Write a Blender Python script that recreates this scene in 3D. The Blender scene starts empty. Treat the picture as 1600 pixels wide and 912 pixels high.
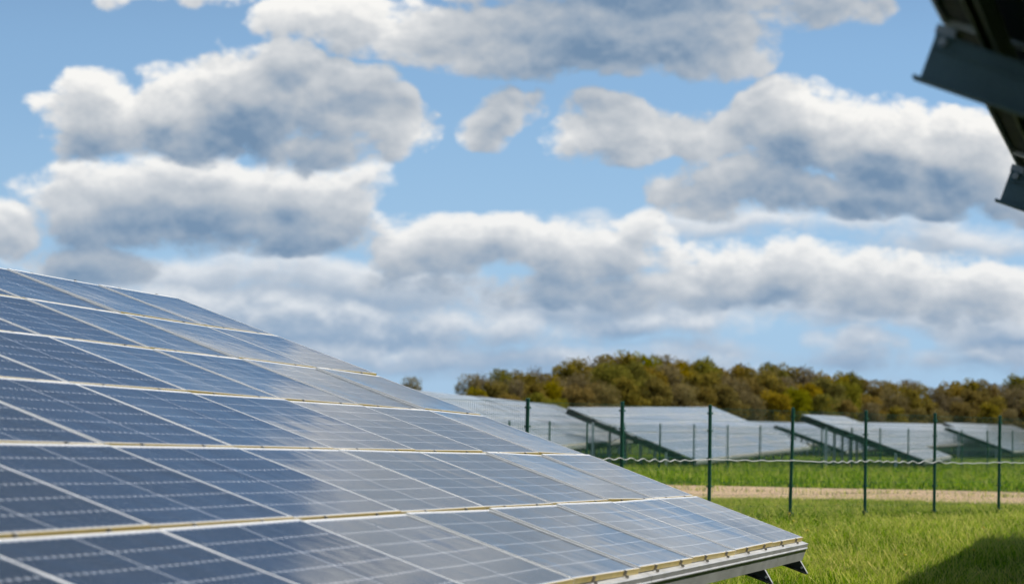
import bpy, math, random
import numpy as np
from mathutils import Matrix, Vector

scene = bpy.context.scene
col = scene.collection
random.seed(7)
rng = np.random.default_rng(7)

# ------------------------------------------------------------------ camera
F = 4650.0                      # focal length in pixels of the 1600 px wide photograph
ROLL, PITCH = 0.0165, math.atan(213 / F)
up_c = np.array([math.sin(ROLL) * math.cos(PITCH), math.cos(ROLL) * math.cos(PITCH), -math.sin(PITCH)])
y_c = np.array([0, 0, -1.0]); y_c = y_c - (y_c @ up_c) * up_c; y_c /= np.linalg.norm(y_c)
x_c = np.cross(y_c, up_c)
C2W = np.array([x_c, y_c, up_c])
cam = bpy.data.cameras.new('camera'); camo = bpy.data.objects.new('camera', cam); col.objects.link(camo)
camo.matrix_world = Matrix(C2W.tolist()).to_4x4()
cam.sensor_width = 36; cam.lens = F / 1600 * 36
cam.clip_start = 0.1; cam.clip_end = 20000
cam.dof.use_dof = True; cam.dof.focus_distance = 26.0; cam.dof.aperture_fstop = 3.2; cam.dof.aperture_blades = 9
scene.camera = camo
scene.render.resolution_x, scene.render.resolution_y = 1024, 583
scene.render.engine = 'CYCLES'
scene.cycles.use_denoising = True
scene.cycles.use_adaptive_sampling = True; scene.cycles.adaptive_threshold = 0.025; scene.cycles.adaptive_min_samples = 12
scene.cycles.max_bounces = 6; scene.cycles.diffuse_bounces = 3; scene.cycles.glossy_bounces = 3
scene.cycles.transmission_bounces = 3; scene.cycles.transparent_max_bounces = 6
scene.view_settings.view_transform = 'Standard'; scene.view_settings.look = 'None'
scene.view_settings.exposure = 0.0; scene.view_settings.gamma = 1.0

def ray(px, py):
    return C2W @ np.array([(px - 800) / F, (456 - py) / F, -1.0])
def at_depth(px, py, y):
    r = ray(px, py); return r * (y / r[1])

# ------------------------------------------------------------------ sun and sky
SUN_AZ, SUN_EL = math.radians(80), math.radians(52)     # azimuth from +Y (view) towards +X (right)
S = Vector((math.sin(SUN_AZ) * math.cos(SUN_EL), math.cos(SUN_AZ) * math.cos(SUN_EL), math.sin(SUN_EL)))
sun = bpy.data.lights.new('sun', 'SUN'); sun.energy = 5.0; sun.angle = math.radians(0.55); sun.color = (1.0, 0.95, 0.88)
suno = bpy.data.objects.new('sun', sun); col.objects.link(suno)
suno.rotation_euler = S.to_track_quat('Z', 'Y').to_euler(); suno.location = S * 50

SKY_STRENGTH = 0.10
world = bpy.data.worlds.new('World'); scene.world = world; world.use_nodes = True
world.cycles.sampling_method = 'MANUAL'; world.cycles.sample_map_resolution = 256

class NT:
    """small helper to write node trees"""
    def __init__(s, tree): s.t = tree; s.n = tree.nodes; s.l = tree.links
    def put(s, sock, v):
        if isinstance(v, bpy.types.NodeSocket): s.l.new(v, sock)
        elif v is not None: sock.default_value = v
    def node(s, typ, ins=None, **kw):
        n = s.n.new(typ)
        for k, v in kw.items(): setattr(n, k, v)
        for k, v in (ins or {}).items(): s.put(n.inputs[k], v)
        return n
    def m(s, op, a, b=None, c=None, clamp=False):
        n = s.n.new('ShaderNodeMath'); n.operation = op; n.use_clamp = clamp
        s.put(n.inputs[0], a); s.put(n.inputs[1], b); s.put(n.inputs[2], c); return n.outputs[0]
    def v(s, op, a, b=None, c=None):
        n = s.n.new('ShaderNodeVectorMath'); n.operation = op
        s.put(n.inputs[0], a); s.put(n.inputs[1], b)
        if c is not None: s.put(n.inputs[2], c)
        return n.outputs['Value'] if op in ('LENGTH', 'DOT_PRODUCT') else n.outputs[0]
    def noise(s, vec, scale, detail=4, rough=0.5, dist=0.0, out='Fac'):
        n = s.node('ShaderNodeTexNoise', {'Vector': vec, 'Scale': scale, 'Detail': detail, 'Roughness': rough, 'Distortion': dist})
        return n.outputs[out]
    def smooth(s, v, a, b):
        n = s.node('ShaderNodeMapRange', {'Value': v, 'From Min': a, 'From Max': b}, interpolation_type='SMOOTHSTEP'); return n.outputs[0]
    def lin(s, v, a, b, c=0.0, d=1.0):
        n = s.node('ShaderNodeMapRange', {'Value': v, 'From Min': a, 'From Max': b, 'To Min': c, 'To Max': d}); return n.outputs[0]
    def mix(s, f, a, b):
        n = s.n.new('ShaderNodeMix'); n.data_type = 'RGBA'
        s.put(n.inputs[0], f); s.put(n.inputs[6], a); s.put(n.inputs[7], b); return n.outputs[2]
    def ramp(s, v, stops):
        n = s.n.new('ShaderNodeValToRGB'); s.put(n.inputs[0], v); e = n.color_ramp.elements
        while len(e) < len(stops): e.new(0.5)
        for i, (p, c) in enumerate(stops): e[i].position = p; e[i].color = (*c, 1)
        return n.outputs[0]

def srgb(r, g, b):
    f = lambda c: c / 12.92 if c <= 0.04045 else ((c + 0.055) / 1.055) ** 2.4
    return (f(r / 255), f(g / 255), f(b / 255))

# cumulus masses in four distance layers: (x, y, half width, half height) measured in photograph pixels, turned into directions
LAYERS = [
 # far low bands
 [(300,428,330,40),(580,455,280,52),(950,475,330,54),(1300,478,300,34),(420,480,420,46),(520,520,440,46),(1590,515,130,70),(800,560,420,30),(1300,562,150,26),(1520,385,200,40),(1180,352,420,26),(1100,540,170,20),(1330,530,90,30),(1480,572,190,22),(950,588,300,20),(1250,595,200,14)],
 # low streaks with bright tops in front of them
 [(250,470,170,26),(480,498,150,26),(760,512,180,26),(1120,500,150,26),(600,548,220,22),(960,556,230,22),(1500,496,170,34),(1330,532,90,24),(1560,560,120,20),(1190,572,120,14)],
 # middle row
 [(10,365,75,46),(130,410,120,34),(300,322,250,62),(480,320,120,66),(140,340,105,56),(572,274,30,30),(400,365,220,40),(330,286,240,46),
  (680,385,110,60),(770,375,80,50),(870,392,110,52),(960,400,90,46),(1010,362,46,38),(1130,420,105,50),(1230,428,100,52),(1370,445,130,48),(1510,455,120,50),(1000,450,400,36)],
 # nearest masses
 [(180,190,115,66),(280,180,120,74),(400,160,115,96),(440,118,72,60),(520,165,105,66),(600,205,85,46),(370,220,290,38),(330,235,220,30),
  (900,58,330,66),(1060,64,190,60),(640,52,140,52),(500,24,110,34),(1270,8,115,38),(270,-10,120,24),(980,-50,330,90),(1400,-140,330,110),
  (756,178,46,48),(805,168,40,18),
  (960,208,115,50),(1100,205,125,46),(1260,205,130,84),(1370,230,140,82),(1490,250,120,82),(1310,305,280,46),(1160,290,110,50),(1590,300,110,60)],
]
def g_cloud(full):
    g = bpy.data.node_groups.new('cloud_density', 'ShaderNodeTree')
    g.interface.new_socket('Dir', in_out='INPUT', socket_type='NodeSocketVector')
    for k in range(4): g.interface.new_socket('Layer %d' % k, in_out='OUTPUT', socket_type='NodeSocketFloat')
    T = NT(g); gi = g.nodes.new('NodeGroupInput'); go = g.nodes.new('NodeGroupOutput')
    d = T.v('NORMALIZE', gi.outputs[0])
    sp = T.node('ShaderNodeSeparateXYZ', {0: d})
    az = T.m('ARCTAN2', sp.outputs[0], sp.outputs[1]); el = T.m('ARCSINE', sp.outputs[2])
    k = F / 100.0
    X = T.m('MULTIPLY', az, k); Y = T.m('MULTIPLY', el, k)
    ds = T.v('MULTIPLY', d, (1, 1, 1.35))
    w = T.noise(ds, 30, 2, 0.5, out='Color')
    w = T.v('SUBTRACT', w, (0.5, 0.5, 0.5)); w0 = w; w = T.v('MULTIPLY', w, (1.6, 0.75, 0))
    P = T.node('ShaderNodeCombineXYZ', {0: X, 1: Y}).outputs[0]
    P = T.v('ADD', P, w)
    # everywhere else the same kind of broken cumulus goes on
    gen = T.noise(T.v('MULTIPLY_ADD', d, (1, 1, 2.6), (3.7, 1.3, 5.1)), 6.0, 3, 0.55)
    gen = T.m('MULTIPLY_ADD', gen, 5.0, -3.10)
    out = T.m('MAXIMUM', T.m('SUBTRACT', T.m('ABSOLUTE', X), 8.6), T.m('SUBTRACT', Y, 6.9))
    wgt = T.smooth(out, 0.0, 1.6)
    gen = T.m('SUBTRACT', gen, T.m('MULTIPLY_ADD', wgt, -3.0, 3.0))
    if full:
        n1 = T.noise(ds, 50, 5, 0.52)
        dv = T.v('ADD', ds, T.v('MULTIPLY', w0, (0.018, 0.018, 0.018)))
        v1 = T.node('ShaderNodeTexVoronoi', {'Vector': dv, 'Scale': 78.0, 'Detail': 2.0, 'Roughness': 0.55, 'Lacunarity': 2.3}, feature='F1', normalize=True).outputs['Distance']
        nn = T.m('MULTIPLY_ADD', n1, 1.05, -0.525)
        nn = T.m('MULTIPLY_ADD', v1, -0.68, T.m('ADD', nn, 0.34))
    for j, blobs in enumerate(LAYERS):
        acc = gen if j == 3 else None
        for (x, y, rx, ry) in blobs:
            cx = (x - 800) / 100.0; cy = (669 + 0.0165 * (x - 800) - y) / 100.0; ax, ay = rx / 100.0, ry / 100.0
            q = T.v('MULTIPLY_ADD', P, (1 / ax, 1 / ay, 0), (-cx / ax, -cy / ay, 0))
            f = T.m('MULTIPLY_ADD', T.v('LENGTH', q), -ay, ay)
            acc = f if acc is None else T.m('SMOOTH_MAX', acc, f, 0.06)
        if full:
            acc = T.m('MULTIPLY_ADD', T.m('MINIMUM', acc, 0.0), 1.3, acc)        # no loose specks away from the masses
            acc = T.m('MULTIPLY_ADD', nn, (0.55, 0.62, 0.85, 0.98)[j], acc)
        T.l.new(acc, go.inputs[j])
    return g
def build_world():
    T = NT(world.node_tree); T.n.clear()
    gf, gb = g_cloud(True), g_cloud(False)
    tc = T.node('ShaderNodeTexCoord').outputs['Generated']
    d = T.v('NORMALIZE', tc)
    def ev(g, off):
        n = T.n.new('ShaderNodeGroup'); n.node_tree = g
        T.put(n.inputs[0], T.v('ADD', d, off) if off else d); return [o for o in n.outputs]
    D0 = ev(gf, None); D1 = ev(gf, (0.0011, 0, 0.0032)); D2 = ev(gf, (0.0030, 0, 0.0090)); D3 = ev(gb, (0.004, 0, 0.0200))
    k = 1 / SKY_STRENGTH
    c = lambda r, g_, b: tuple(v * k for v in srgb(r, g_, b))
    z = T.node('ShaderNodeSeparateXYZ', {0: d}).outputs[2]
    # clear sky: Nishita, looked up a little higher so that it is as blue as the photographed air
    dz = T.m('MULTIPLY_ADD', T.m('MAXIMUM', z, 0.0), 2.4, 0.17)
    sp = T.node('ShaderNodeSeparateXYZ', {0: d})
    dv = T.v('NORMALIZE', T.node('ShaderNodeCombineXYZ', {0: sp.outputs[0], 1: sp.outputs[1], 2: dz}).outputs[0])
    sky = T.node('ShaderNodeTexSky', {'Vector': dv}, sky_type='NISHITA', sun_disc=False, sun_elevation=SUN_EL, sun_rotation=SUN_AZ, air_density=1.0, dust_density=0.6, ozone_density=1.2)
    # above the view the gain is pulled down, darkening panel reflections and shadow fill
    gain = T.mix(T.smooth(z, 0.12, 0.21), (1.28, 1.68, 1.70, 1), (0.28, 0.52, 0.76, 1))
    gain = T.mix(T.smooth(z, 0.175, 0.27), gain, (0.21, 0.26, 0.31, 1))
    colr = T.v('MULTIPLY', sky.outputs[0], gain)
    colr = T.mix(T.ramp(z, [(0.0, (0.9,) * 3), (0.05, (0.62,) * 3), (0.11, (0.12,) * 3), (0.15, (0.0,) * 3)]), colr, (*c(176, 210, 234), 1))
    for j in range(4):
        pos = lambda v_: T.m('MAXIMUM', v_, 0.0)
        tau = T.m('MULTIPLY', pos(D1[j]), 0.60)
        tau = T.m('MULTIPLY_ADD', pos(D2[j]), 0.85, tau)
        tau = T.m('MULTIPLY_ADD', pos(T.m('ADD', D3[j], 0.10)), 1.65, tau)
        lum = T.m('EXPONENT', T.m('MULTIPLY', tau, (-2.1, -2.3, -1.5, -1.1)[j]))
        # slope of the surface towards the light: round heads with a bright and a dull side
        lum = T.m('MULTIPLY_ADD', T.m('SUBTRACT', D0[j], D1[j]), 0.45, lum, clamp=True)
        cloud = T.ramp(lum, [(0.0, srgb(116, 143, 172)), (0.14, srgb(148, 166, 186)), (0.36, srgb(183, 191, 200)), (0.66, srgb(215, 218, 221)), (0.95, srgb(248, 247, 244))])
        cloud = T.v('SCALE', cloud); T.n[-1].inputs['Scale'].default_value = k
        alpha = T.smooth(D0[j], 0.0, (0.34, 0.42, 0.28, 0.26)[j])
        colr = T.mix(alpha, colr, cloud)
        if j < 3: colr = T.mix((0.12, 0.16, 0.04)[j], colr, (*c(160, 188, 218), 1))      # air in front of the farther layers
    lowc = T.ramp(z, [(0.0, (0.65,) * 3), (0.022, (0.30,) * 3), (0.05, (0.06,) * 3), (0.10, (0.0,) * 3)])
    colr = T.mix(lowc, colr, (*c(164, 190, 219), 1))
    below = T.smooth(z, -0.02, 0.0)
    colr = T.mix(below, (*c(120, 130, 100), 1), colr)
    bg = T.node('ShaderNodeBackground', {0: colr, 1: SKY_STRENGTH})
    o = T.node('ShaderNodeOutputWorld'); T.l.new(bg.outputs[0], o.inputs[0])
build_world()

# ------------------------------------------------------------------ helpers
def tag(o, label=None, cat=None, group=None, kind=None):
    if label: o['label'] = label
    if cat: o['category'] = cat
    if group: o['group'] = group
    if kind: o['kind'] = kind
    return o
class MB:
    """collects faces; links them as ONE mesh"""
    def __init__(s): s.v = []; s.f = []; s.mi = []
    def box(s, lo, hi, mi=0, M=None):
        b = len(s.v)
        for z in (lo[2], hi[2]):
            for (x, y) in ((lo[0], lo[1]), (hi[0], lo[1]), (hi[0], hi[1]), (lo[0], hi[1])):
                p = Vector((x, y, z)); s.v.append(tuple(M @ p) if M is not None else tuple(p))
        for f in ((3, 2, 1, 0), (4, 5, 6, 7), (0, 1, 5, 4), (1, 2, 6, 5), (2, 3, 7, 6), (3, 0, 4, 7)):
            s.f.append(tuple(b + i for i in f)); s.mi.append(mi)
    def prism(s, prof, axis, a, b, mi=0):
        """closed profile extruded along an axis; prof holds the two other coordinates"""
        n = len(prof); k = len(s.v)
        for t in (a, b):
            for (p, q) in prof:
                s.v.append((t, p, q) if axis == 0 else (p, t, q) if axis == 1 else (p, q, t))
        for i in range(n):
            j = (i + 1) % n; s.f.append((k + i, k + j, k + n + j, k + n + i)); s.mi.append(mi)
        s.f.append(tuple(k + i for i in range(n))[::-1]); s.f.append(tuple(k + n + i for i in range(n))); s.mi += [mi, mi]
    def tube(s, pts, r, n=6, mi=0, cap=True):
        pts = [Vector(p) for p in pts]; k0 = len(s.v)
        rr = r if isinstance(r, (list, tuple)) else [r] * len(pts)
        for i, p in enumerate(pts):
            t = (pts[min(i + 1, len(pts) - 1)] - pts[max(i - 1, 0)]).normalized()
            a = t.orthogonal().normalized() if i == 0 else (pa - t * pa.dot(t)).normalized()
            pa = a; b = t.cross(a)
            for j in range(n):
                th = 2 * math.pi * j / n; s.v.append(tuple(p + (a * math.cos(th) + b * math.sin(th)) * rr[i]))
        for i in range(len(pts) - 1):
            for j in range(n):
                q = (j + 1) % n
                s.f.append((k0 + i * n + j, k0 + i * n + q, k0 + (i + 1) * n + q, k0 + (i + 1) * n + j)); s.mi.append(mi)
        if cap:
            s.f.append(tuple(k0 + j for j in range(n))[::-1]); s.f.append(tuple(k0 + (len(pts) - 1) * n + j for j in range(n))); s.mi += [mi, mi]
    def mesh(s, name, mats, smooth=False):
        me = bpy.data.meshes.new(name); me.from_pydata(s.v, [], s.f)
        for m in (mats if isinstance(mats, (list, tuple)) else [mats]): me.materials.append(m)
        me.polygons.foreach_set('material_index', s.mi)
        if smooth: me.polygons.foreach_set('use_smooth', [True] * len(s.f))
        me.update(); return me
def link(name, me, parent=None, M=None):
    o = bpy.data.objects.new(name, me); col.objects.link(o)
    if parent is not None:
        o.parent = parent
    if M is not None: o.matrix_basis = M
    return o
def np_mesh(name, verts, faces, mat, attr=None):
    """verts (n,3), faces (m,k) arrays of equal sided faces"""
    me = bpy.data.meshes.new(name); k = faces.shape[1]
    me.vertices.add(len(verts)); me.vertices.foreach_set('co', verts.astype(np.float32).ravel())
    me.loops.add(faces.size); me.loops.foreach_set('vertex_index', faces.astype(np.int32).ravel())
    me.polygons.add(len(faces)); me.polygons.foreach_set('loop_start', np.arange(0, faces.size, k, dtype=np.int32))
    me.update(calc_edges=True)
    if attr is not None:
        a = me.attributes.new('tint', 'FLOAT', 'POINT'); a.data.foreach_set('value', attr.astype(np.float32))
    me.materials.append(mat); return me

# ------------------------------------------------------------------ materials
def new_mat(name):
    m = bpy.data.materials.new(name); m.use_nodes = True; T = NT(m.node_tree); T.n.clear()
    o = T.node('ShaderNodeOutputMaterial'); return m, T, o
def metal(name, base, rough, metallic=0.85, var=0.25, scale=6.0, bump=0.0, blotch=None):
    m, T, o = new_mat(name)
    tc = T.node('ShaderNodeTexCoord').outputs['Object']
    n = T.noise(tc, scale, 6, 0.6); n2 = T.noise(T.v('MULTIPLY', tc, (1, 9, 9)), scale * 3, 3, 0.6)
    a = T.m('MULTIPLY_ADD', n, 0.7, T.m('MULTIPLY', n2, 0.3))
    c = T.mix(T.lin(a, 0.3, 0.7), (*[b * (1 - var) for b in base], 1), (*[min(1, b * (1 + var)) for b in base], 1))
    if blotch: c = T.mix(T.smooth(T.noise(tc, scale * 1.7, 5, 0.65), 0.52, 0.7), c, (*blotch, 1))
    r = T.lin(a, 0.3, 0.7, rough * 0.85, min(1, rough * 1.2))
    p = T.node('ShaderNodeBsdfPrincipled', {'Base Color': c, 'Metallic': metallic, 'Roughness': r})
    if bump:
        bn = T.node('ShaderNodeBump', {'Height': n2, 'Strength': bump, 'Distance': 0.01}); T.l.new(bn.outputs[0], p.inputs['Normal'])
    T.l.new(p.outputs[0], o.inputs[0]); return m
M_frame = metal('anodised_frame', (0.86, 0.86, 0.84), 0.42, 0.10, 0.05, 3.0)
M_edge = metal('frame_side_grass_reflection', (0.60, 0.47, 0.15), 0.42, 0.25, 0.16, 2.5, blotch=(0.35, 0.30, 0.08))  # yellow reflection of sun and grass put into the side's colour
M_lip = metal('frame_lip_sunlit', (0.74, 0.63, 0.43), 0.4, 0.2, 0.06, 3.0)  # sunlit cream tone put into the colour of the low bar's top
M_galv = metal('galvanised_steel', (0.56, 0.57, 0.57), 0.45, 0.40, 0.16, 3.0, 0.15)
M_galv_dark = metal('dark_teal_beam', (0.16, 0.24, 0.26), 0.45, 0.2, 0.25, 3.0)  # darker blue-green steel for the overhead beams
M_shaded_rafter = metal('shaded_rafter', (0.045, 0.048, 0.045), 0.5, 0.2, 0.25, 3.0)  # shade of backlit rafters and undersides put into the base colour
M_purlin_under = metal('olive_beam', (0.20, 0.22, 0.12), 0.5, 0.3, 0.2, 3.0)
M_post = metal('green_powder_coat', (0.006, 0.075, 0.034), 0.34, 0.0, 0.15, 5.0)
M_wire = metal('green_wire', (0.02, 0.10, 0.06), 0.4, 0.0, 0.1, 5.0)
M_rope = metal('white_rope', (0.60, 0.60, 0.58), 0.7, 0.0, 0.06, 8.0)
M_clip = metal('dark_clip_steel', (0.30, 0.28, 0.24), 0.4, 0.7, 0.2, 40.0)
M_back = metal('backsheet', (0.022, 0.024, 0.022), 0.6, 0.0, 0.15, 2.0)
M_white_post = metal('zinc_post', (0.72, 0.74, 0.74), 0.5, 0.3, 0.1, 3.0)

PW, PH = 2.107, 1.045           # module size
PU, PV = 2.1162, 1.070          # module pitch
def panel_material():
    m, T, o = new_mat('photovoltaic_laminate')
    oc = T.node('ShaderNodeTexCoord').outputs['Object']
    sp = T.node('ShaderNodeSeparateXYZ', {0: oc}); x, y = sp.outputs[0], sp.outputs[1]
    rnd = T.node('ShaderNodeObjectInfo').outputs['Random']
    # origin at the module's centre; 2 x 12 half cells across, 6 rows up the slope
    cw, ch = 0.0848, 0.1665
    ax = T.m('ABSOLUTE', x)
    mid = T.m('LESS_THAN', ax, 0.0065)
    xx = T.m('SUBTRACT', ax, 0.0075)
    fx = T.m('MULTIPLY', T.m('ABSOLUTE', T.m('SUBTRACT', T.m('FRACT', T.m('ADD', T.m('DIVIDE', xx, cw), 0.5)), 0.5)), cw)   # distance to the nearest column gap
    fy = T.m('MULTIPLY', T.m('ABSOLUTE', T.m('SUBTRACT', T.m('FRACT', T.m('ADD', T.m('DIVIDE', y, ch), 0.5)), 0.5)), ch)
    row = T.m('MULTIPLY', T.m('LESS_THAN', fy, 0.0014), 0.5)
    diam = T.m('LESS_THAN', T.m('ADD', fx, fy), 0.0145)
    colg = T.m('MULTIPLY', T.m('LESS_THAN', fx, 0.0008), 0.55)
    edge = T.m('MAXIMUM', T.m('GREATER_THAN', ax, 0.0075 + 12 * cw), T.m('GREATER_THAN', T.m('ABSOLUTE', y), 3 * ch))
    white = T.m('MAXIMUM', T.m('MAXIMUM', T.m('MAXIMUM', mid, row), T.m('MAXIMUM', diam, colg)), edge)
    # fine busbars inside the cells, running across the columns
    fb = T.m('ABSOLUTE', T.m('SUBTRACT', T.m('FRACT', T.m('DIVIDE', y, ch / 9)), 0.5))
    bus = T.m('MULTIPLY', T.m('LESS_THAN', fb, 0.035), 0.07)
    cell = T.mix(T.lin(T.noise(oc, 5.0, 3, 0.6), 0.3, 0.7), (0.007, 0.010, 0.018, 1), (0.009, 0.014, 0.026, 1))
    cell = T.mix(T.lin(rnd, 0, 1, 0.0, 0.5), cell, (0.012, 0.014, 0.022, 1))
    ci = T.node('ShaderNodeCombineXYZ', {0: T.m('FLOOR', T.m('DIVIDE', T.m('ADD', x, 5.0), cw)), 1: T.m('FLOOR', T.m('DIVIDE', T.m('ADD', y, 5.0), ch)), 2: T.m('MULTIPLY', rnd, 97.0)}).outputs[0]
    wn = T.node('ShaderNodeTexWhiteNoise', {'Vector': ci}, noise_dimensions='3D').outputs['Value']
    cell = T.mix(T.m('MULTIPLY', wn, 0.45), cell, (0.012, 0.018, 0.032, 1))
    cell = T.mix(bus, cell, (0.35, 0.38, 0.42, 1))
    c = T.mix(white, cell, (0.62, 0.65, 0.70, 1))
    dust = T.m('MULTIPLY', T.smooth(T.noise(oc, 3.2, 6, 0.65), 0.35, 0.8), 0.016)
    dust = T.m('ADD', dust, T.m('MULTIPLY', T.smooth(y, -0.42, -0.52), 0.03))
    strk = T.noise(T.v('MULTIPLY', T.v('ADD', oc, T.node('ShaderNodeCombineXYZ', {0: T.m('MULTIPLY', rnd, 31.0)}).outputs[0]), (9.0, 0.9, 1.0)), 1.6, 4, 0.6)
    dust = T.m('ADD', dust, T.m('MULTIPLY', T.smooth(strk, 0.55, 0.75), 0.035))
    c = T.mix(dust, c, (0.45, 0.42, 0.36, 1))
    bn = T.node('ShaderNodeBump', {'Height': T.noise(T.v('ADD', oc, T.v('MULTIPLY', T.node('ShaderNodeCombineXYZ', {0: rnd, 1: rnd, 2: rnd}).outputs[0], (50, 50, 50))), 1.6, 2, 0.5), 'Strength': 0.22, 'Distance': 0.02})
    p = T.node('ShaderNodeBsdfPrincipled', {'Base Color': c, 'Roughness': T.lin(T.noise(oc, 1.3, 4, 0.6), 0.3, 0.7, 0.06, 0.10), 'IOR': 1.5, 'Normal': bn.outputs[0], 'Sheen Weight': 0.02, 'Sheen Roughness': 0.45})
    T.l.new(p.outputs[0], o.inputs[0]); return m
M_pv = panel_material()
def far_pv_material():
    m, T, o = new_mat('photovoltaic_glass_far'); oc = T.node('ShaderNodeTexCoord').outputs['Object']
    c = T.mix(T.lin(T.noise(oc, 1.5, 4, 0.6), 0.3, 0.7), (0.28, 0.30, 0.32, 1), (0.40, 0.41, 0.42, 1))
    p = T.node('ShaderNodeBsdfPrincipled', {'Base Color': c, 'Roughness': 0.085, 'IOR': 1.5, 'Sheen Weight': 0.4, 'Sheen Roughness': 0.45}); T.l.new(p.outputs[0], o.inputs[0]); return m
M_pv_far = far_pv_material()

# ------------------------------------------------------------------ ground
def ground_z(x, y):
    def ss(a, b, t):
        t = np.clip((t - a) / (b - a), 0, 1); return t * t * (3 - 2 * t)
    y = np.asarray(y, float); x = np.asarray(x, float)
    z = -1.60 + 0.09 * ss(32, 48, y) - 0.20 * ss(62, 125, y) - 0.35 * ss(170, 330, y)
    return z + 0.015 * np.sin(x * 0.9 + y * 0.23) * np.sin(y * 0.5 + 1) 
def gz(x, y): return float(ground_z(x, y))
def ground_material():
    m, T, o = new_mat('meadow_soil_and_turf')
    oc = T.node('ShaderNodeTexCoord').outputs['Object']
    n = T.noise(oc, 0.35, 6, 0.6); n2 = T.noise(oc, 7.0, 6, 0.7); n3 = T.noise(oc, 0.03, 4, 0.6)
    g = T.mix(T.lin(n2, 0.3, 0.7), (0.012, 0.028, 0.003, 1), (0.07, 0.12, 0.010, 1))
    g = T.mix(T.smooth(n, 0.5, 0.75), g, (0.10, 0.13, 0.020, 1))
    g = T.mix(T.m('MULTIPLY', T.smooth(n3, 0.45, 0.7), 0.5), g, (0.13, 0.19, 0.035, 1))
    bn = T.node('ShaderNodeBump', {'Height': n2, 'Strength': 0.8, 'Distance': 0.08})
    p = T.node('ShaderNodeBsdfPrincipled', {'Base Color': g, 'Roughness': 0.95, 'Specular IOR Level': 0.1, 'Normal': bn.outputs[0]})
    T.l.new(p.outputs[0], o.inputs[0]); return m
def grid_sheet(name, xs, ys, zf, mat):
    X, Y = np.meshgrid(xs, ys); Z = zf(X, Y); v = np.stack([X, Y, Z], -1).reshape(-1, 3)
    nx = len(xs); i = np.arange(len(ys) - 1)[:, None] * nx + np.arange(nx - 1)[None]
    f = np.stack([i, i + 1, i + nx + 1, i + nx], -1).reshape(-1, 4)
    return np_mesh(name, v, f, mat)
def spaced(a, b, n, p): t = np.linspace(0, 1, n); return a + (b - a) * t ** p
ys = np.concatenate([-spaced(0, 6000, 18, 3)[::-1], np.arange(2, 200, 2), spaced(200, 9000, 60, 2.5)])
xs = np.concatenate([-spaced(30, 6000, 24, 2.5)[::-1], np.arange(-28, 60, 2), spaced(60, 6000, 24, 2.5)])
ground = link('ground', grid_sheet('ground', xs, ys, ground_z, ground_material())); tag(ground, 'green meadow ground under the solar tables', kind='structure')

def track_material():
    m, T, o = new_mat('sandy_track')
    oc = T.node('ShaderNodeTexCoord').outputs['Object']
    n = T.noise(T.v('MULTIPLY', oc, (0.25, 1, 1)), 1.6, 6, 0.65); n2 = T.noise(oc, 9.0, 5, 0.7)
    c = T.mix(T.lin(n, 0.3, 0.7), (0.42, 0.29, 0.17, 1), (0.64, 0.47, 0.31, 1))
    c = T.mix(T.m('MULTIPLY', T.smooth(n2, 0.55, 0.75), 0.35), c, (0.20, 0.19, 0.09, 1))
    bn = T.node('ShaderNodeBump', {'Height': n2, 'Strength': 0.6, 'Distance': 0.05})
    p = T.node('ShaderNodeBsdfPrincipled', {'Base Color': c, 'Roughness': 0.95, 'Specular IOR Level': 0.1, 'Normal': bn.outputs[0]})
    T.l.new(p.outputs[0], o.inputs[0]); return m
def track_edges(x):
    w = 0.8 * np.sin(x * 0.31) + 0.5 * np.sin(x * 0.83 + 1)
    return 66.5 + w, 87.5 - 0.2 * (x - 8) + 1.2 * np.sin(x * 0.23 + 2)
xt = np.arange(-60, 90, 1.0); tt = np.linspace(0, 1, 25)
near_e, far_e = track_edges(xt)
Xt = np.repeat(xt[None], 25, 0); Yt = near_e[None] + tt[:, None] * (far_e - near_e)[None]
Zt = ground_z(Xt, Yt) + 0.012
# the sheet dips under the turf at its two edges
Zt[0] -= 0.06; Zt[-1] -= 0.06
vt = np.stack([Xt, Yt, Zt], -1).reshape(-1, 3); nx = len(xt)
ii = np.arange(24)[:, None] * nx + np.arange(nx - 1)[None]
path = link('path', np_mesh('path', vt, np.stack([ii, ii + 1, ii + nx + 1, ii + nx], -1).reshape(-1, 4), track_material()))
tag(path, 'bare sandy track crossing the grass behind the green fence', kind='structure')

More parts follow.
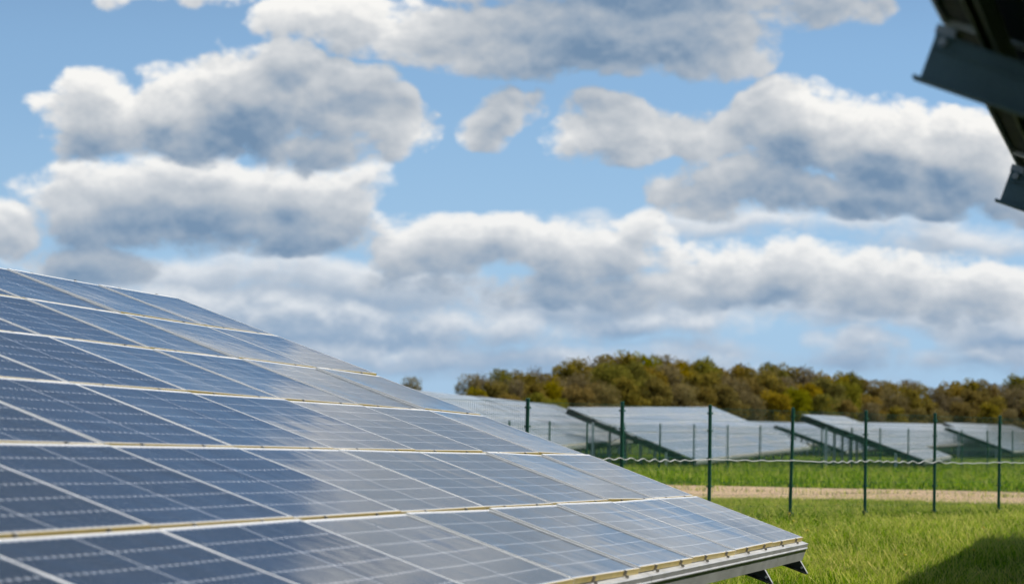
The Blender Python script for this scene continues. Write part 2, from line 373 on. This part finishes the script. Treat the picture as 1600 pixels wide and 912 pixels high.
# ------------------------------------------------------------------ solar tables
FR_H, FR_W, FR_Y = 0.036, 0.014, 0.010
def frame_mesh(name='panel_frame'):
    b = MB(); hx, hy = PW / 2, PH / 2
    b.box((-hx, -hy, -FR_H), (hx, -hy + FR_Y, 0)); b.box((-hx, hy - FR_Y, -FR_H), (hx, hy, 0))
    b.box((-hx, -hy + FR_Y, -FR_H), (-hx + FR_W, hy - FR_Y, 0)); b.box((hx - FR_W, -hy + FR_Y, -FR_H), (hx, hy - FR_Y, 0))
    # the outer side that faces down the slope carries the painted yellow reflection
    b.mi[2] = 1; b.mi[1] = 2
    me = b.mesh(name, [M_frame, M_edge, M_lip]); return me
def laminate_mesh():
    """glass laminate that sags a few millimetres between its frame, and junction boxes on the back"""
    b = MB(); hx, hy = PW / 2 - FR_W, PH / 2 - FR_Y; NX, NY = 10, 6
    for j in range(NY + 1):
        for i in range(NX + 1):
            x, y = -hx + 2 * hx * i / NX, -hy + 2 * hy * j / NY
            b.v.append((x, y, -0.002 - 0.0042 * (1 - (x / hx) ** 2) * (1 - 0.8 * (y / hy) ** 2)))
    for j in range(NY):
        for i in range(NX):
            k = j * (NX + 1) + i; b.f.append((k, k + 1, k + NX + 2, k + NX + 1)); b.mi.append(0)
    n = len(b.f)
    b.box((-hx, -hy, -0.014), (hx, hy, -0.010), 1)
    for x in (-0.35, 0.0, 0.35): b.box((x - 0.05, -0.03, -0.030), (x + 0.05, 0.03, -0.0145), 1)
    me = b.mesh('solar_panel', [M_pv, M_back])
    me.polygons.foreach_set('use_smooth', [k < n for k in range(len(b.f))]); return me
ME_FRAME, ME_LAM = frame_mesh(), laminate_mesh()
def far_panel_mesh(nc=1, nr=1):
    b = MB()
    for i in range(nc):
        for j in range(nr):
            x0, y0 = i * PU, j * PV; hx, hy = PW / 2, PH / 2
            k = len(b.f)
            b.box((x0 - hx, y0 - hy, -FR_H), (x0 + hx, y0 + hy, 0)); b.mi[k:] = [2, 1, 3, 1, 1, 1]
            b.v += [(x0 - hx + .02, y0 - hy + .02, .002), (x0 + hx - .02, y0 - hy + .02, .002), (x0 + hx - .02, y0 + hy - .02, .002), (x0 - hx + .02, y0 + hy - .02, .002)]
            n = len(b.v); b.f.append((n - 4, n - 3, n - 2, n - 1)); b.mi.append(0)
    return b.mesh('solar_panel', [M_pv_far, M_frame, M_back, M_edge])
ME_FAR = far_panel_mesh()

def clamp_mesh():
    b = MB()
    b.box((-0.012, -0.016, -0.030), (0.012, -0.003, 0.0025)); b.box((-0.012, -0.003, 0.0005), (0.012, 0.006, 0.0025))
    b.box((-0.010, -0.034, -0.0385), (0.010, -0.018, -0.022)); b.tube([(0.012, -0.03, -0.034), (0.03, -0.03, -0.034)], 0.007, 6)
    return b.mesh('clamp', M_clip)
ME_CLAMP = clamp_mesh()
def edge_beam_mesh(length, mat, over=0.08):
    """sigma section along the low edge: a web that faces down the slope, with a rib and lips"""
    o = -0.055; z0, z1 = -0.044, -0.205; t = 0.004
    outer = [(0.05, z0), (o, z0), (o, -0.078), (o - 0.009, -0.085), (o - 0.009, -0.092), (o, -0.100), (o, z1), (0.02, z1)]
    inner = [(0.02, z1 + t), (o + t, z1 + t), (o + t, -0.101), (o - 0.009 + t, -0.093), (o - 0.009 + t, -0.084), (o + t, -0.077), (o + t, z0 - t), (0.05, z0 - t)]
    b = MB(); prof = outer + inner
    # the beam comes in lengths joined with a thin dark gap
    cuts = [length + over - 0.0]; x = length + over - 1.95
    while x > -over: cuts.append(x); x -= 6.35
    cuts.append(-over)
    for a, c in zip(cuts[:-1], cuts[1:]): b.prism(prof, 0, c + 0.004, a - 0.004)
    return b.mesh('edge_beam', mat)
def purlin_mesh(length, mat, over=0.10):
    b = MB(); t = 0.003
    prof = [(-0.03, 0), (0.03, 0), (0.03, -0.075), (0.018, -0.075), (0.018, -0.072), (0.027, -0.072), (0.027, -t), (-0.027, -t), (-0.027, -0.072), (-0.018, -0.072), (-0.018, -0.075), (-0.03, -0.075)]
    b.prism(prof, 0, -over, length + over); return b.mesh('purlin', mat)
def rafter_mesh(L, mat, hi=0.03, depth=0.17):
    """C section up the slope; its low end is cut on the slant under the edge beam"""
    b = MB(); d = depth; H = L + hi
    b.prism([(0.06, 0), (H, 0), (H, -d), (-0.15, -d), (-0.052, -0.0885), (0.06, -0.0885)], 0, -0.003, 0.003)
    b.box((0.003, -0.15, -d), (0.055, H, -d + 0.006)); b.box((0.003, 0.06, -0.006), (0.055, H, 0))
    b.box((0.049, -0.10, -d + 0.006), (0.055, H, -d + 0.022)); b.box((-0.030, -0.15, -d - 0.012), (0.060, H + 0.022, -d - 0.0005))
    b.box((-0.030, 0.08, -0.006), (-0.0035, H, 0)); b.prism([(-0.0035, -0.05), (-0.0035, -0.056), (-0.009, -0.0475), (-0.009, -0.0415)], 1, 0.08, H - 0.002)
    # slanted end plate and bolts
    b.prism([(-0.155, -d), (-0.150, -d), (-0.052, -0.0885), (-0.057, -0.0885)], 0, -0.004, 0.056, 1)
    b.tube([(-0.02, -0.09, -0.14), (0.012, -0.09, -0.14)], 0.012, 6, 1)
    b.tube([(-0.03, H - 0.03, -0.02), (0.03, H - 0.03, -0.02)], 0.016, 8, 1)
    b.box((-0.02, H - 0.06, 0.0), (0.02, H + 0.004, 0.03), 1)
    return b.mesh('rafter', [mat, M_galv])
SLEN = 6 * PV - (PV - PH)       # slope length of a table

def table(name, P, az, tilt, slope, ncol, label, group, detail=2, rafters=None, gzf=None, jit=0.2, mats=None, white_first=False, jseed=1, rhi=0.03, rdepth=0.17, clamps=True):
    """P: world position of the low corner at far end (x = 0); the row runs towards the camera for negative x.
    az: direction of the row from +Y to +X, slope: rise of the row, tilt: slope angle of the modules"""
    r = random.Random(jseed)
    u = Vector((math.sin(az) * math.cos(slope), math.cos(az) * math.cos(slope), math.sin(slope)))
    hleft = Vector((-math.cos(az), math.sin(az), 0))
    v = (hleft * math.cos(tilt) + Vector((0, 0, 1)) * math.sin(tilt)); v = (v - u * v.dot(u)).normalized(); n = v.cross(u) * -1
    if n.z < 0: n = -n
    # right handed frame: x = u, y = v, z = n (u x v = n when v points left of u)
    L = ncol * PU
    origin = Vector(P) - u * L + Vector((0, 0, 0))
    MT = Matrix(((u.x, v.x, n.x, origin.x), (u.y, v.y, n.y, origin.y), (u.z, v.z, n.z, origin.z), (0, 0, 0, 1)))
    base = origin.copy(); base.z = gz(base.x, base.y)
    root = bpy.data.objects.new(name, None); col.objects.link(root); root.location = base; root.empty_display_size = 0.5
    tag(root, label, 'solar table', group)
    RI = Matrix.Translation(-base)
    def put(nm, me, Ml): return link(nm, me, root, RI @ MT @ Ml)
    TR = Matrix.Translation
    mp, mr, me_ = mats or (M_galv, M_galv_dark, M_purlin_under)
    if detail == 0:
        o = put('solar_panels', far_panel_mesh(ncol, 6), TR((PU / 2, PH / 2, 0))); tag(o, kind='stuff')
    else:
        for i in range(ncol):
            for j in range(6):
                M = TR((i * PU + PU / 2, j * PV + PH / 2, 0)) @ Matrix.Rotation(math.radians(r.gauss(0, jit)), 4, 'X') @ Matrix.Rotation(math.radians(r.gauss(0, jit * 0.8)), 4, 'Y')
                if detail == 2:
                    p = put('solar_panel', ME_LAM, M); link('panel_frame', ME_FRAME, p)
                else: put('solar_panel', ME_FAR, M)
    if detail == 2 and clamps:
        for i in range(ncol):
            for j in range(7):
                for f in (0.26, 0.74):
                    y = j * PV if j < 6 else 6 * PV - (PV - PH)
                    M = TR((i * PU + f * PU, y, 0))
                    if j == 6: M = M @ Matrix.Rotation(math.pi, 4, 'Z')
                    put('clamp', ME_CLAMP, M)
    put('edge_beam', edge_beam_mesh(L, mp), Matrix.Identity(4))
    pm = purlin_mesh(L, me_)
    for s in (0.9, 1.9, 3.0, 4.1, 5.1, 6.17): put('purlin', pm, TR((0, s, -0.0415)))
    rm = rafter_mesh(SLEN, mr, hi=rhi, depth=rdepth)
    xs_ = rafters or [0.35 + k * 4.4 for k in range(int(L // 4.4) + 1)]
    for k, x in enumerate(xs_):
        put('rafter', rm, TR((x, 0, -0.1185)))
        for s, w in ((1.4, 0.05), (5.05, 0.05)):
            top = MT @ Vector((x + 0.0, s, -0.125 - rdepth))
            g_ = gz(top.x, top.y) - 0.15
            h = top.z + 0.02 - g_
            if h <= 0: continue
            b = MB(); ww = 0.06 if s < 3 else 0.065
            pf = [(-ww, -0.05), (ww, -0.05), (ww, -0.03), (ww - .006, -0.03), (ww - .006, -0.044), (-ww + .006, -0.044), (-ww + .006, 0.05), (-ww, 0.05)]
            b.prism(pf, 2, 0, h + 0.12)
            mat = M_white_post if (white_first and k == 0) else mp
            o = link('support_post', b.mesh('support_post', mat), root, RI @ Matrix.Translation((top.x, top.y, g_)) @ Matrix.Rotation(-az, 4, 'Z'))
        # diagonal brace from the rear post to the rafter
        a = MT @ Vector((x + 0.05, 3.6, -0.28)); q = MT @ Vector((x + 0.05, 5.05, -0.29)); q.z = gz(q.x, q.y) + 0.75
        b = MB(); b.tube([a - base, q - base], 0.022, 4); link('brace', b.mesh('brace', mr), root)
    return root, MT

AZ0 = math.atan2(0.2176, 0.976); SL0 = -0.0093; TILT0 = math.radians(19.476)
table('solar_table', (2.679, 27.06, -0.938), AZ0, TILT0, SL0, 15,
      'large tilted solar table filling the left foreground, grey beam along its low edge', 'solar tables', 2,
      rafters=[15 * PU - 0.08 - d for d in (0, 2.4, 6.8, 11.2, 15.6, 20.0, 24.4, 28.8)], jit=0.25, mats=(M_galv, M_shaded_rafter, M_purlin_under))
# the next row to the right: its high back edge hangs into the upper right corner and throws the shadow on the grass
Dn = 8.545
hr = np.array([math.cos(AZ0), -math.sin(AZ0), 0])
Pn = np.array([2.679, 27.06, -0.938]) + Dn * hr + 16.9 * np.array([0.2176, 0.976, -0.0093]) + np.array([0, 0, 0.07])
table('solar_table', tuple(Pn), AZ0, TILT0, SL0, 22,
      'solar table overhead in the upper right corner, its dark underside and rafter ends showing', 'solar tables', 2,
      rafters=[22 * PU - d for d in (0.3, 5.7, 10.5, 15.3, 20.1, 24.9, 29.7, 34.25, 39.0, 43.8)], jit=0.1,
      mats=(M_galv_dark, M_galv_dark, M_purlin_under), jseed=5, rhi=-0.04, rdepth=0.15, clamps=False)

def far_table(lowpx, depth, farpx, fdepth, tilt, label, detail, seed, white=True, hi=None):
    A = at_depth(*lowpx, depth); B = at_depth(*farpx, fdepth); d = B - A
    L = np.linalg.norm(d); nc = max(2, int(round(L / PU))); az = math.atan2(d[0], d[1]); sl = math.asin(d[2] / L)
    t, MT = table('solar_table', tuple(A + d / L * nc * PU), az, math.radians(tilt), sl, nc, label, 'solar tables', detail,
              mats=(M_galv, M_shaded_rafter, M_shaded_rafter), white_first=white, jseed=seed, jit=0.25, rhi=0.05, rdepth=0.22)
    return t
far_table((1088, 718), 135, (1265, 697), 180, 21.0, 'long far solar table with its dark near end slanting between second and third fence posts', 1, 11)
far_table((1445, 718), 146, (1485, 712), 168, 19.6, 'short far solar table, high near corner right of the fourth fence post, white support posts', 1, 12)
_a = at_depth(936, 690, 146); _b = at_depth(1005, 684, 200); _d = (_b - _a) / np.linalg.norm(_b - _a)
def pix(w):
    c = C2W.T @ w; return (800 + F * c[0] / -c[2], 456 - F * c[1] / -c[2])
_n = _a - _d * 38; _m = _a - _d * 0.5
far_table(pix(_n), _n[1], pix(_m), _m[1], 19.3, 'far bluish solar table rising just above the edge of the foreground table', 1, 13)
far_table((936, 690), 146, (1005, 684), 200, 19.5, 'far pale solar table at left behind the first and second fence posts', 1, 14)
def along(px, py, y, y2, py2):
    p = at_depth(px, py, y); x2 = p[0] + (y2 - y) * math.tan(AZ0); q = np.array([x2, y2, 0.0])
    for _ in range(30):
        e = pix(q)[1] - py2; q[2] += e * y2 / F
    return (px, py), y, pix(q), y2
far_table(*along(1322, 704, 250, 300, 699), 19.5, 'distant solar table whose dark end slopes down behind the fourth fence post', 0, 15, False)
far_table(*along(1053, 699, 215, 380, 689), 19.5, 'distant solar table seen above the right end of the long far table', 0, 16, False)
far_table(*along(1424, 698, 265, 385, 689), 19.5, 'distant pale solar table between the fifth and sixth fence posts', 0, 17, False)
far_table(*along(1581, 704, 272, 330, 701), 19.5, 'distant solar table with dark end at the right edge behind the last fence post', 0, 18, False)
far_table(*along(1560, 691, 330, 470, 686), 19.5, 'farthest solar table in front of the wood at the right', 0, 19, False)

# ------------------------------------------------------------------ fences
def post_mesh(h, r=0.030):
    b = MB(); b.tube([(0, 0, -0.3), (0, 0, h)], r, 12); b.tube([(0, 0, h - 0.004), (0, 0, h + 0.012), (0, 0, h + 0.022)], [r * 1.12, r * 1.1, r * 0.6], 12)
    for z in (0.15, 0.6, 1.05, 1.5, h - 0.12):     # wire clips
        b.box((-r * 1.25, -r * 1.3, z - 0.012), (r * 1.25, r * 1.1, z + 0.012))
    return b.mesh('post', M_post, False)
def wire_panel_mesh(w, h, t=0.0016):
    b = MB(); z = 0.06
    while z < h - 0.02:
        b.box((0, -t, z - t), (w, t, z + t)); z += 0.2
    n = int(w / 0.05)
    for i in range(1, n): b.box((i * w / n - t, -t * 3, 0.04), (i * w / n + t, -t, h - 0.03))
    return b.mesh('mesh_panel', M_wire)
def fence(A, D, n0, n1, h, label, gzoff, r=0.030, t=0.0016):
    A = Vector(A); D = Vector(D); root = bpy.data.objects.new('mesh_fence', None); col.objects.link(root)
    base = A + D * n0; root.location = base; tag(root, label, 'fence')
    az = math.atan2(D.y, D.x); pm = post_mesh(h, r); wm = wire_panel_mesh(D.length, h, t); rr = random.Random(3)
    for n in range(n0, n1 + 1):
        p = A + D * n - base
        Mx = Matrix.Translation(p) @ Matrix.Rotation(math.radians(rr.gauss(0, 0.5)), 4, 'Y') @ Matrix.Rotation(az, 4, 'Z')
        link('post', pm, root, Mx)
        if n < n1: tag(link('mesh_panel', wm, root, Matrix.Translation(p) @ Matrix.Rotation(az, 4, 'Z')), kind='stuff')
    return A, D
FA, FD = (0.247, 44.3, -1.465), (1.500, 1.996, -0.009)
fence(FA, FD, -3, 9, 1.9, 'near green wire mesh fence with round posts standing in the grass before the sandy track', 0)
fence((0.002, 115.4, -1.70), (1.55, 1.962, -0.001), -2, 20, 2.0, 'farther green mesh fence with shorter looking posts in front of the far solar tables', 0, 0.034, 0.0022)

def rope():
    A, D = Vector(FA), Vector(FD); r = random.Random(9); b = MB(); pts = []
    t = -1.4; ph = 0; nrm = Vector((D.y, -D.x, 0)).normalized()
    while t < 8.6:
        L = t * 2.5; amp = 0.011 + 0.007 * math.sin(L * 0.7) + 0.005 * math.sin(L * 2.1 + 1)
        z = 1.035 + amp * math.sin(ph) - 0.03 * (1 - (2 * (t % 1) - 1) ** 2) * 0.6 + 0.006 * math.sin(L * 1.3)
        p = A + D * t + Vector((0, 0, z)) + nrm * 0.055; pts.append(p)
        t += 0.024; ph += 0.024 * 2.5 * 2 * math.pi / (0.42 + 0.14 * math.sin(L * 0.9 + 2) + 0.05 * math.sin(L * 2.7))
    b.tube(pts, 0.0075, 6)
    o = link('rope', b.mesh('rope', M_rope, True)); tag(o, 'wavy white rope strung along the near green fence at half its height', 'rope')
rope()

# ------------------------------------------------------------------ the wood
def leaf_material(name, c0, c1):
    m, T, o = new_mat(name)
    a = T.node('ShaderNodeAttribute', attribute_name='tint').outputs['Fac']
    rnd = T.node('ShaderNodeObjectInfo').outputs['Random']
    c = T.mix(a, (*c0, 1), (*c1, 1))
    hs = T.node('ShaderNodeHueSaturation', {'Hue': T.lin(rnd, 0, 1, 0.492, 0.506), 'Saturation': T.lin(rnd, 0, 1, 0.85, 1.1), 'Value': T.lin(rnd, 0, 1, 0.88, 1.12), 'Color': c}).outputs[0]
    d = T.node('ShaderNodeBsdfDiffuse', {0: hs}); t = T.node('ShaderNodeBsdfTranslucent', {0: hs})
    mx = T.node('ShaderNodeMixShader', {0: 0.35}); T.l.new(d.outputs[0], mx.inputs[1]); T.l.new(t.outputs[0], mx.inputs[2])
    T.l.new(mx.outputs[0], o.inputs[0]); return m
def bark_material():
    m, T, o = new_mat('bark'); oc = T.node('ShaderNodeTexCoord').outputs['Object']
    c = T.mix(T.lin(T.noise(T.v('MULTIPLY', oc, (4, 4, 1)), 3, 5, 0.6), 0.3, 0.7), (0.07, 0.055, 0.04, 1), (0.16, 0.135, 0.10, 1))
    p = T.node('ShaderNodeBsdfPrincipled', {'Base Color': c, 'Roughness': 0.9}); T.l.new(p.outputs[0], o.inputs[0]); return m
M_bark = bark_material()
KINDS = {
 'olive': ((0.20, 0.158, 0.020), (0.34, 0.265, 0.036)),
 'green': ((0.18, 0.165, 0.018), (0.31, 0.285, 0.032)),
 'golden': ((0.23, 0.162, 0.020), (0.38, 0.270, 0.038)),
 'rust': ((0.205, 0.152, 0.028), (0.33, 0.242, 0.045)),
 'greyish brown': ((0.21, 0.165, 0.070), (0.30, 0.240, 0.105)),
}
def crown_mesh(seed, mat, n=3400, size=0.42, bare=False):
    g = np.random.default_rng(seed); H = 10.0
    nc = 44; cl = []
    for i in range(nc):
        a = g.uniform(0, 2 * np.pi); h = g.uniform(0.07, 0.94); env = 3.3 * np.sqrt(max(0.05, 1 - ((h - 0.50) / 0.52) ** 2))
        rr = env * np.sqrt(g.uniform(0, 1)) * 0.72
        cl.append((rr * np.cos(a), rr * np.sin(a), h * H, g.uniform(0.75, 1.45), g.uniform(0, 1)))
    cl = np.array(cl); k = g.integers(0, nc, n)
    d = g.normal(size=(n, 3)); d /= np.linalg.norm(d, axis=1)[:, None]
    rad = cl[k, 3] * g.uniform(0.35, 1.12, n) ** 0.6
    c = cl[k, :3] + d * rad[:, None] * np.array([1, 1, 0.85])
    c[:, 2] = np.clip(c[:, 2], 0.3, 10.6)
    a = g.normal(size=(n, 3)); a /= np.linalg.norm(a, axis=1)[:, None]
    b = np.cross(a, g.normal(size=(n, 3))); b /= np.linalg.norm(b, axis=1)[:, None]
    s = (size * g.uniform(0.5, 1.2, n))[:, None] * 0.5
    v = np.stack([c - a * s - b * s * .5, c + a * s - b * s * .6, c + a * s * .8 + b * s * .6, c - a * s * .9 + b * s * .5], 1).reshape(-1, 3)
    f = np.arange(4 * n).reshape(-1, 4)
    tint = np.clip(0.35 * cl[k, 4] + 0.65 * g.uniform(0, 1, n), 0, 1)
    return np_mesh('crown', v, f, mat, np.repeat(tint, 4))
def trunk_mesh(seed, limbs=9, fine=0):
    r = random.Random(seed); b = MB()
    b.tube([(0, 0, -0.3), (0.05, 0, 1.5), (0.0, 0.1, 4.5), (0.1, 0.0, 8.6)], [0.26, 0.2, 0.13, 0.03], 7)
    for i in range(limbs):
        z = r.uniform(1.6, 7.5); a = r.uniform(0, 6.28); L = r.uniform(1.4, 3.0) * (1 - z / 14)
        p0 = Vector((0.03, 0.04, z)); p1 = p0 + Vector((math.cos(a) * L * .5, math.sin(a) * L * .5, L * .45)); p2 = p0 + Vector((math.cos(a) * L, math.sin(a) * L, L * 1.1))
        b.tube([p0, p1, p2], [0.08, 0.05, 0.015], 5)
        for j in range(fine):
            q0 = p0.lerp(p2, r.uniform(.3, 1)); dd = Vector((r.gauss(0, 1), r.gauss(0, 1), r.uniform(.3, 1.6))).normalized() * r.uniform(.6, 1.5)
            b.tube([q0, q0 + dd], [0.025, 0.008], 3)
    return b.mesh('trunk', M_bark)
PROTO = {}
for i, (k, (c0, c1)) in enumerate(KINDS.items()):
    mat = leaf_material('leaves_' + k.replace(' ', '_'), c0, c1)
    PROTO[k] = [(crown_mesh(20 + i * 7 + j, mat, 5200 if 'grey' in k else 6000, 0.28 if 'grey' in k else 0.34), trunk_mesh(50 + i * 5 + j, 12, 3)) for j in range(2)]
def tree(px, topy, depth, kind, label, group, width=1.0, j=0):
    p = at_depth(px, topy, depth); g = gz(p[0], p[1]); h = p[2] - g
    root = bpy.data.objects.new('tree', None); col.objects.link(root)
    root.location = (p[0], p[1], g); s = h / 9.7; root.scale = (s * width, s * width, s); root.rotation_euler = (0, 0, random.uniform(0, 6.28))
    tag(root, label, 'tree', group)
    cm, tm = PROTO[kind][j]; link('crown', cm, root); link('trunk', tm, root)
O_, G_, Y_, R_, B_ = 'olive', 'green', 'golden', 'rust', 'greyish brown'
TOPS = [(737, 588, B_), (757, 589, B_), (783, 583, G_), (806, 584, O_), (824, 588, O_), (842, 580, B_), (862, 586, R_), (884, 572, O_), (903, 566, O_), (926, 574, Y_),
 (948, 561, B_), (966, 556, O_), (986, 562, B_), (1008, 560, G_), (1032, 559, B_), (1052, 566, Y_), (1074, 569, O_), (1098, 567, G_), (1118, 576, R_), (1146, 573, Y_), (1164, 575, O_),
 (1188, 577, B_), (1206, 574, G_), (1226, 575, O_), (1246, 578, B_), (1268, 579, B_), (1290, 584, Y_), (1312, 587, O_), (1334, 588, G_), (1352, 594, R_), (1374, 598, B_),
 (1396, 600, R_), (1414, 597, B_), (1434, 602, O_), (1456, 608, B_), (1474, 608, R_), (1492, 599, Y_), (1508, 597, O_), (1528, 598, O_), (1548, 601, Y_), (1566, 604, B_), (1592, 592, G_), (1612, 594, O_), (1640, 590, R_), (1668, 594, O_), (1700, 592, B_)]
POSTX = [823, 971, 1111, 1240, 1355, 1463, 1561]; ORD = ['first', 'second', 'third', 'fourth', 'fifth', 'sixth', 'seventh', 'eighth', 'ninth', 'tenth', 'eleventh', 'twelfth']
seen = {}
def where(x):
    if x < 823: return 'in the wood left of the first fence post'
    if x > 1561: return 'in the wood right of the seventh fence post'
    for k in range(6):
        if POSTX[k] <= x <= POSTX[k + 1]: return 'in the wood between the %s and %s fence posts' % (ORD[k], ORD[k + 1])
for i, (x, y, k) in enumerate(TOPS):
    w = where(x); n = seen[w] = seen.get(w, 0) + 1
    tree(x, y, 455 + (x - 735) * 0.14, k, '%s tree, %s tall crown %s' % (k, ORD[n - 1], w), 'trees of the wood', random.uniform(.85, 1.1), i % 2)
kk = [O_, Y_, G_, B_, R_, O_, B_, G_, Y_, O_, B_]
for row, (dy, dd, st) in enumerate(((16, -14, 31), (36, -26, 37))):
    x = 745 + row * 11
    i = 0
    while x < 1700:
        y = float(np.interp(x, [t[0] for t in TOPS], [t[1] for t in TOPS])) + dy + random.uniform(-6, 7)
        k = kk[(i * 5 + row * 3) % len(kk)]
        w = where(x).replace('in the wood ', ''); key = (row, k, w); n = seen[key] = seen.get(key, 0) + 1
        tree(x, y, 455 + (x - 735) * 0.14 + dd, k, '%s%s tree %s, %s' % ('' if n == 1 else ORD[n - 1] + ' ', k, ['in the middle rank', 'at the low front edge'][row], w), 'lower trees at the edge of the wood', random.uniform(1.0, 1.35), i % 2)
        x += st + random.uniform(-6, 6); i += 1
tree(641, 592, 620, B_, 'lone small bare tree above the slanting edge of the foreground solar table', None, 0.9, 0)

# ------------------------------------------------------------------ grass
def grass_material():
    m, T, o = new_mat('grass_blades')
    a = T.node('ShaderNodeAttribute', attribute_name='tint').outputs['Fac']
    c = T.ramp(a, [(0.0, (0.018, 0.062, 0.002)), (0.4, (0.15, 0.32, 0.003)), (0.72, (0.46, 0.62, 0.008)), (1.0, (0.90, 0.76, 0.24))])
    d = T.node('ShaderNodeBsdfPrincipled', {'Base Color': c, 'Roughness': 0.45, 'Specular IOR Level': 0.15}); t = T.node('ShaderNodeBsdfTranslucent', {0: c})
    mx = T.node('ShaderNodeMixShader', {0: 0.42}); T.l.new(d.outputs[0], mx.inputs[1]); T.l.new(t.outputs[0], mx.inputs[2])
    T.l.new(mx.outputs[0], o.inputs[0]); return m
M_grass = grass_material()
def patch_noise(x, y, s, seed):
    g = np.random.default_rng(seed); v = 0
    for k in range(5):
        a = g.uniform(0, 2 * np.pi); f = s * (1.7 ** k); v = v + np.sin(f * (x * np.cos(a) + y * np.sin(a)) + g.uniform(0, 6) + 1.5 * np.sin(f * .6 * (y * np.cos(a) - x * np.sin(a)))) / (1.25 ** k)
    return v / 3.3
def grass(name, label, n, ylo, yhi, xr, hmean, wid, straw, seed, zone=None):
    g = np.random.default_rng(seed)
    y = g.uniform(0, 1, n); y = ylo + (yhi - ylo) * y; lo, hi = xr(y); x = lo + (hi - lo) * g.uniform(0, 1, n)
    nn = patch_noise(x, y, 1.7, 1); n2 = patch_noise(x, y, 6.0, 2); keep = g.uniform(-1, 1.0, n) < 0.55 + 0.5 * n2 + 0.2 * nn
    if zone is not None: keep &= zone(x, y)
    x, y, nn, n2 = x[keep], y[keep], nn[keep], n2[keep]; n = len(x)
    # distance to the near fence line
    fx = FD[1] * (x - FA[0]) - FD[0] * (y - FA[1]); fd = np.abs(fx) / math.hypot(FD[0], FD[1]); foot = np.exp(-(fd / 0.7) ** 2)
    h = hmean * (1 + 0.35 * nn + 0.25 * n2) * g.uniform(0.5, 1.3, n) * (1 + 0.1 * foot)
    e0, e1 = track_edges(x); h = h * np.clip(np.minimum(np.abs(y - e0), np.abs(y - e1)) / 4.0, 0.4, 1)
    st = g.uniform(0, 1, n) < straw * (1 + 0.9 * nn) * (1 - 0.75 * foot)
    h = np.where(st, h * 1.5, h)
    a = g.uniform(0, 2 * np.pi, n); lean = h * g.uniform(0.1, 0.75, n); dx, dy = np.cos(a) * lean, np.sin(a) * lean
    b = g.uniform(0, 2 * np.pi, n); w = wid * g.uniform(0.6, 1.3, n) * np.where(st, 0.7, 1); wx, wy = np.cos(b) * w / 2, np.sin(b) * w / 2
    z = ground_z(x, y) - 0.01
    P = lambda X, Y, Z: np.stack([X, Y, Z], -1)
    v = np.stack([P(x - wx, y - wy, z), P(x + wx, y + wy, z), P(x + dx * .35 + wx * .9, y + dy * .35 + wy * .9, z + h * .6), P(x + dx * .35 - wx * .9, y + dy * .35 - wy * .9, z + h * .6),
                  P(x + dx + wx * .15, y + dy + wy * .15, z + h * .97), P(x + dx - wx * .15, y + dy - wy * .15, z + h)], 1).reshape(-1, 3)
    i = np.arange(n)[:, None] * 6
    f = np.concatenate([i + np.array([[0, 1, 2, 3]]), i + np.array([[3, 2, 4, 5]])])
    n3 = patch_noise(x, y, 13.0, 3)
    tint = np.clip(0.44 + 0.34 * nn + 0.20 * n2 + 0.26 * n3 + g.normal(0, 0.24, n) - 0.20 * foot, 0, 0.8); tint = np.where(st, g.uniform(0.8, 1.0, n), tint)
    o = link(name, np_mesh(name, v, f, M_grass, np.repeat(tint, 6))); tag(o, label, 'grass', kind='stuff')
def before_track(x, y): return y < track_edges(x)[0] + 0.15 + 0.9 * patch_noise(x, y, 1.1, 5)
def behind_track(x, y): return y > track_edges(x)[1] - 0.2 - 0.9 * patch_noise(x, y, 1.0, 6)
grass('meadow_grass', 'rough green grass with pale dry stalks around the near fence', 300000, 29.5, 68, lambda y: (y * 0.035 - 0.5, y * 0.185 + 1.2), 0.12, 0.0078, 0.17, 1, before_track)
grass('far_grass', 'green grass strip between the sandy track and the far solar tables', 120000, 85, 200, lambda y: (y * 0.02, y * 0.18 + 2), 0.20, 0.026, 0.05, 2, behind_track)
def on_track(x, y):
    e0, e1 = track_edges(x); m = (y - e0) / (e1 - e0)
    ridge = np.exp(-((m - 0.5) / 0.07) ** 2) + np.exp(-((m - 0.03) / 0.05) ** 2) + np.exp(-((m - 0.97) / 0.05) ** 2)
    return (patch_noise(x * 0.5, y, 2.6, 8) + 0.55 * ridge) > 0.62
grass('track_weeds', 'sparse tufts of grass growing on the sandy track', 26000, 65, 92, lambda y: (y * 0.02, y * 0.185 + 1), 0.13, 0.014, 0.25, 4, on_track)
def dandelions():
    b = MB(); r = random.Random(4)
    for i in range(60):
        y = r.choice([r.uniform(36, 66), r.uniform(95, 130)]); x = r.uniform(y * 0.06, y * 0.18); z = gz(x, y) + r.uniform(0.12, 0.2)
        s = 0.022 if y < 70 else 0.04
        b.tube([(x, y, z - 0.2), (x, y, z)], 0.003, 3)
        b.mi[-5:] = [1] * 5
        b.tube([(x, y, z - s * .4), (x, y, z), (x, y, z + s * .3)], [s * .4, s, s * .6], 7)
    m, T, o = new_mat('dandelion_yellow'); p = T.node('ShaderNodeBsdfPrincipled', {'Base Color': (0.75, 0.52, 0.02, 1), 'Roughness': 0.7}); T.l.new(p.outputs[0], o.inputs[0])
    tag(link('dandelions', b.mesh('dandelions', [m, M_grass])), 'small yellow dandelion heads scattered in the grass', 'flowers', kind='stuff')
dandelions()
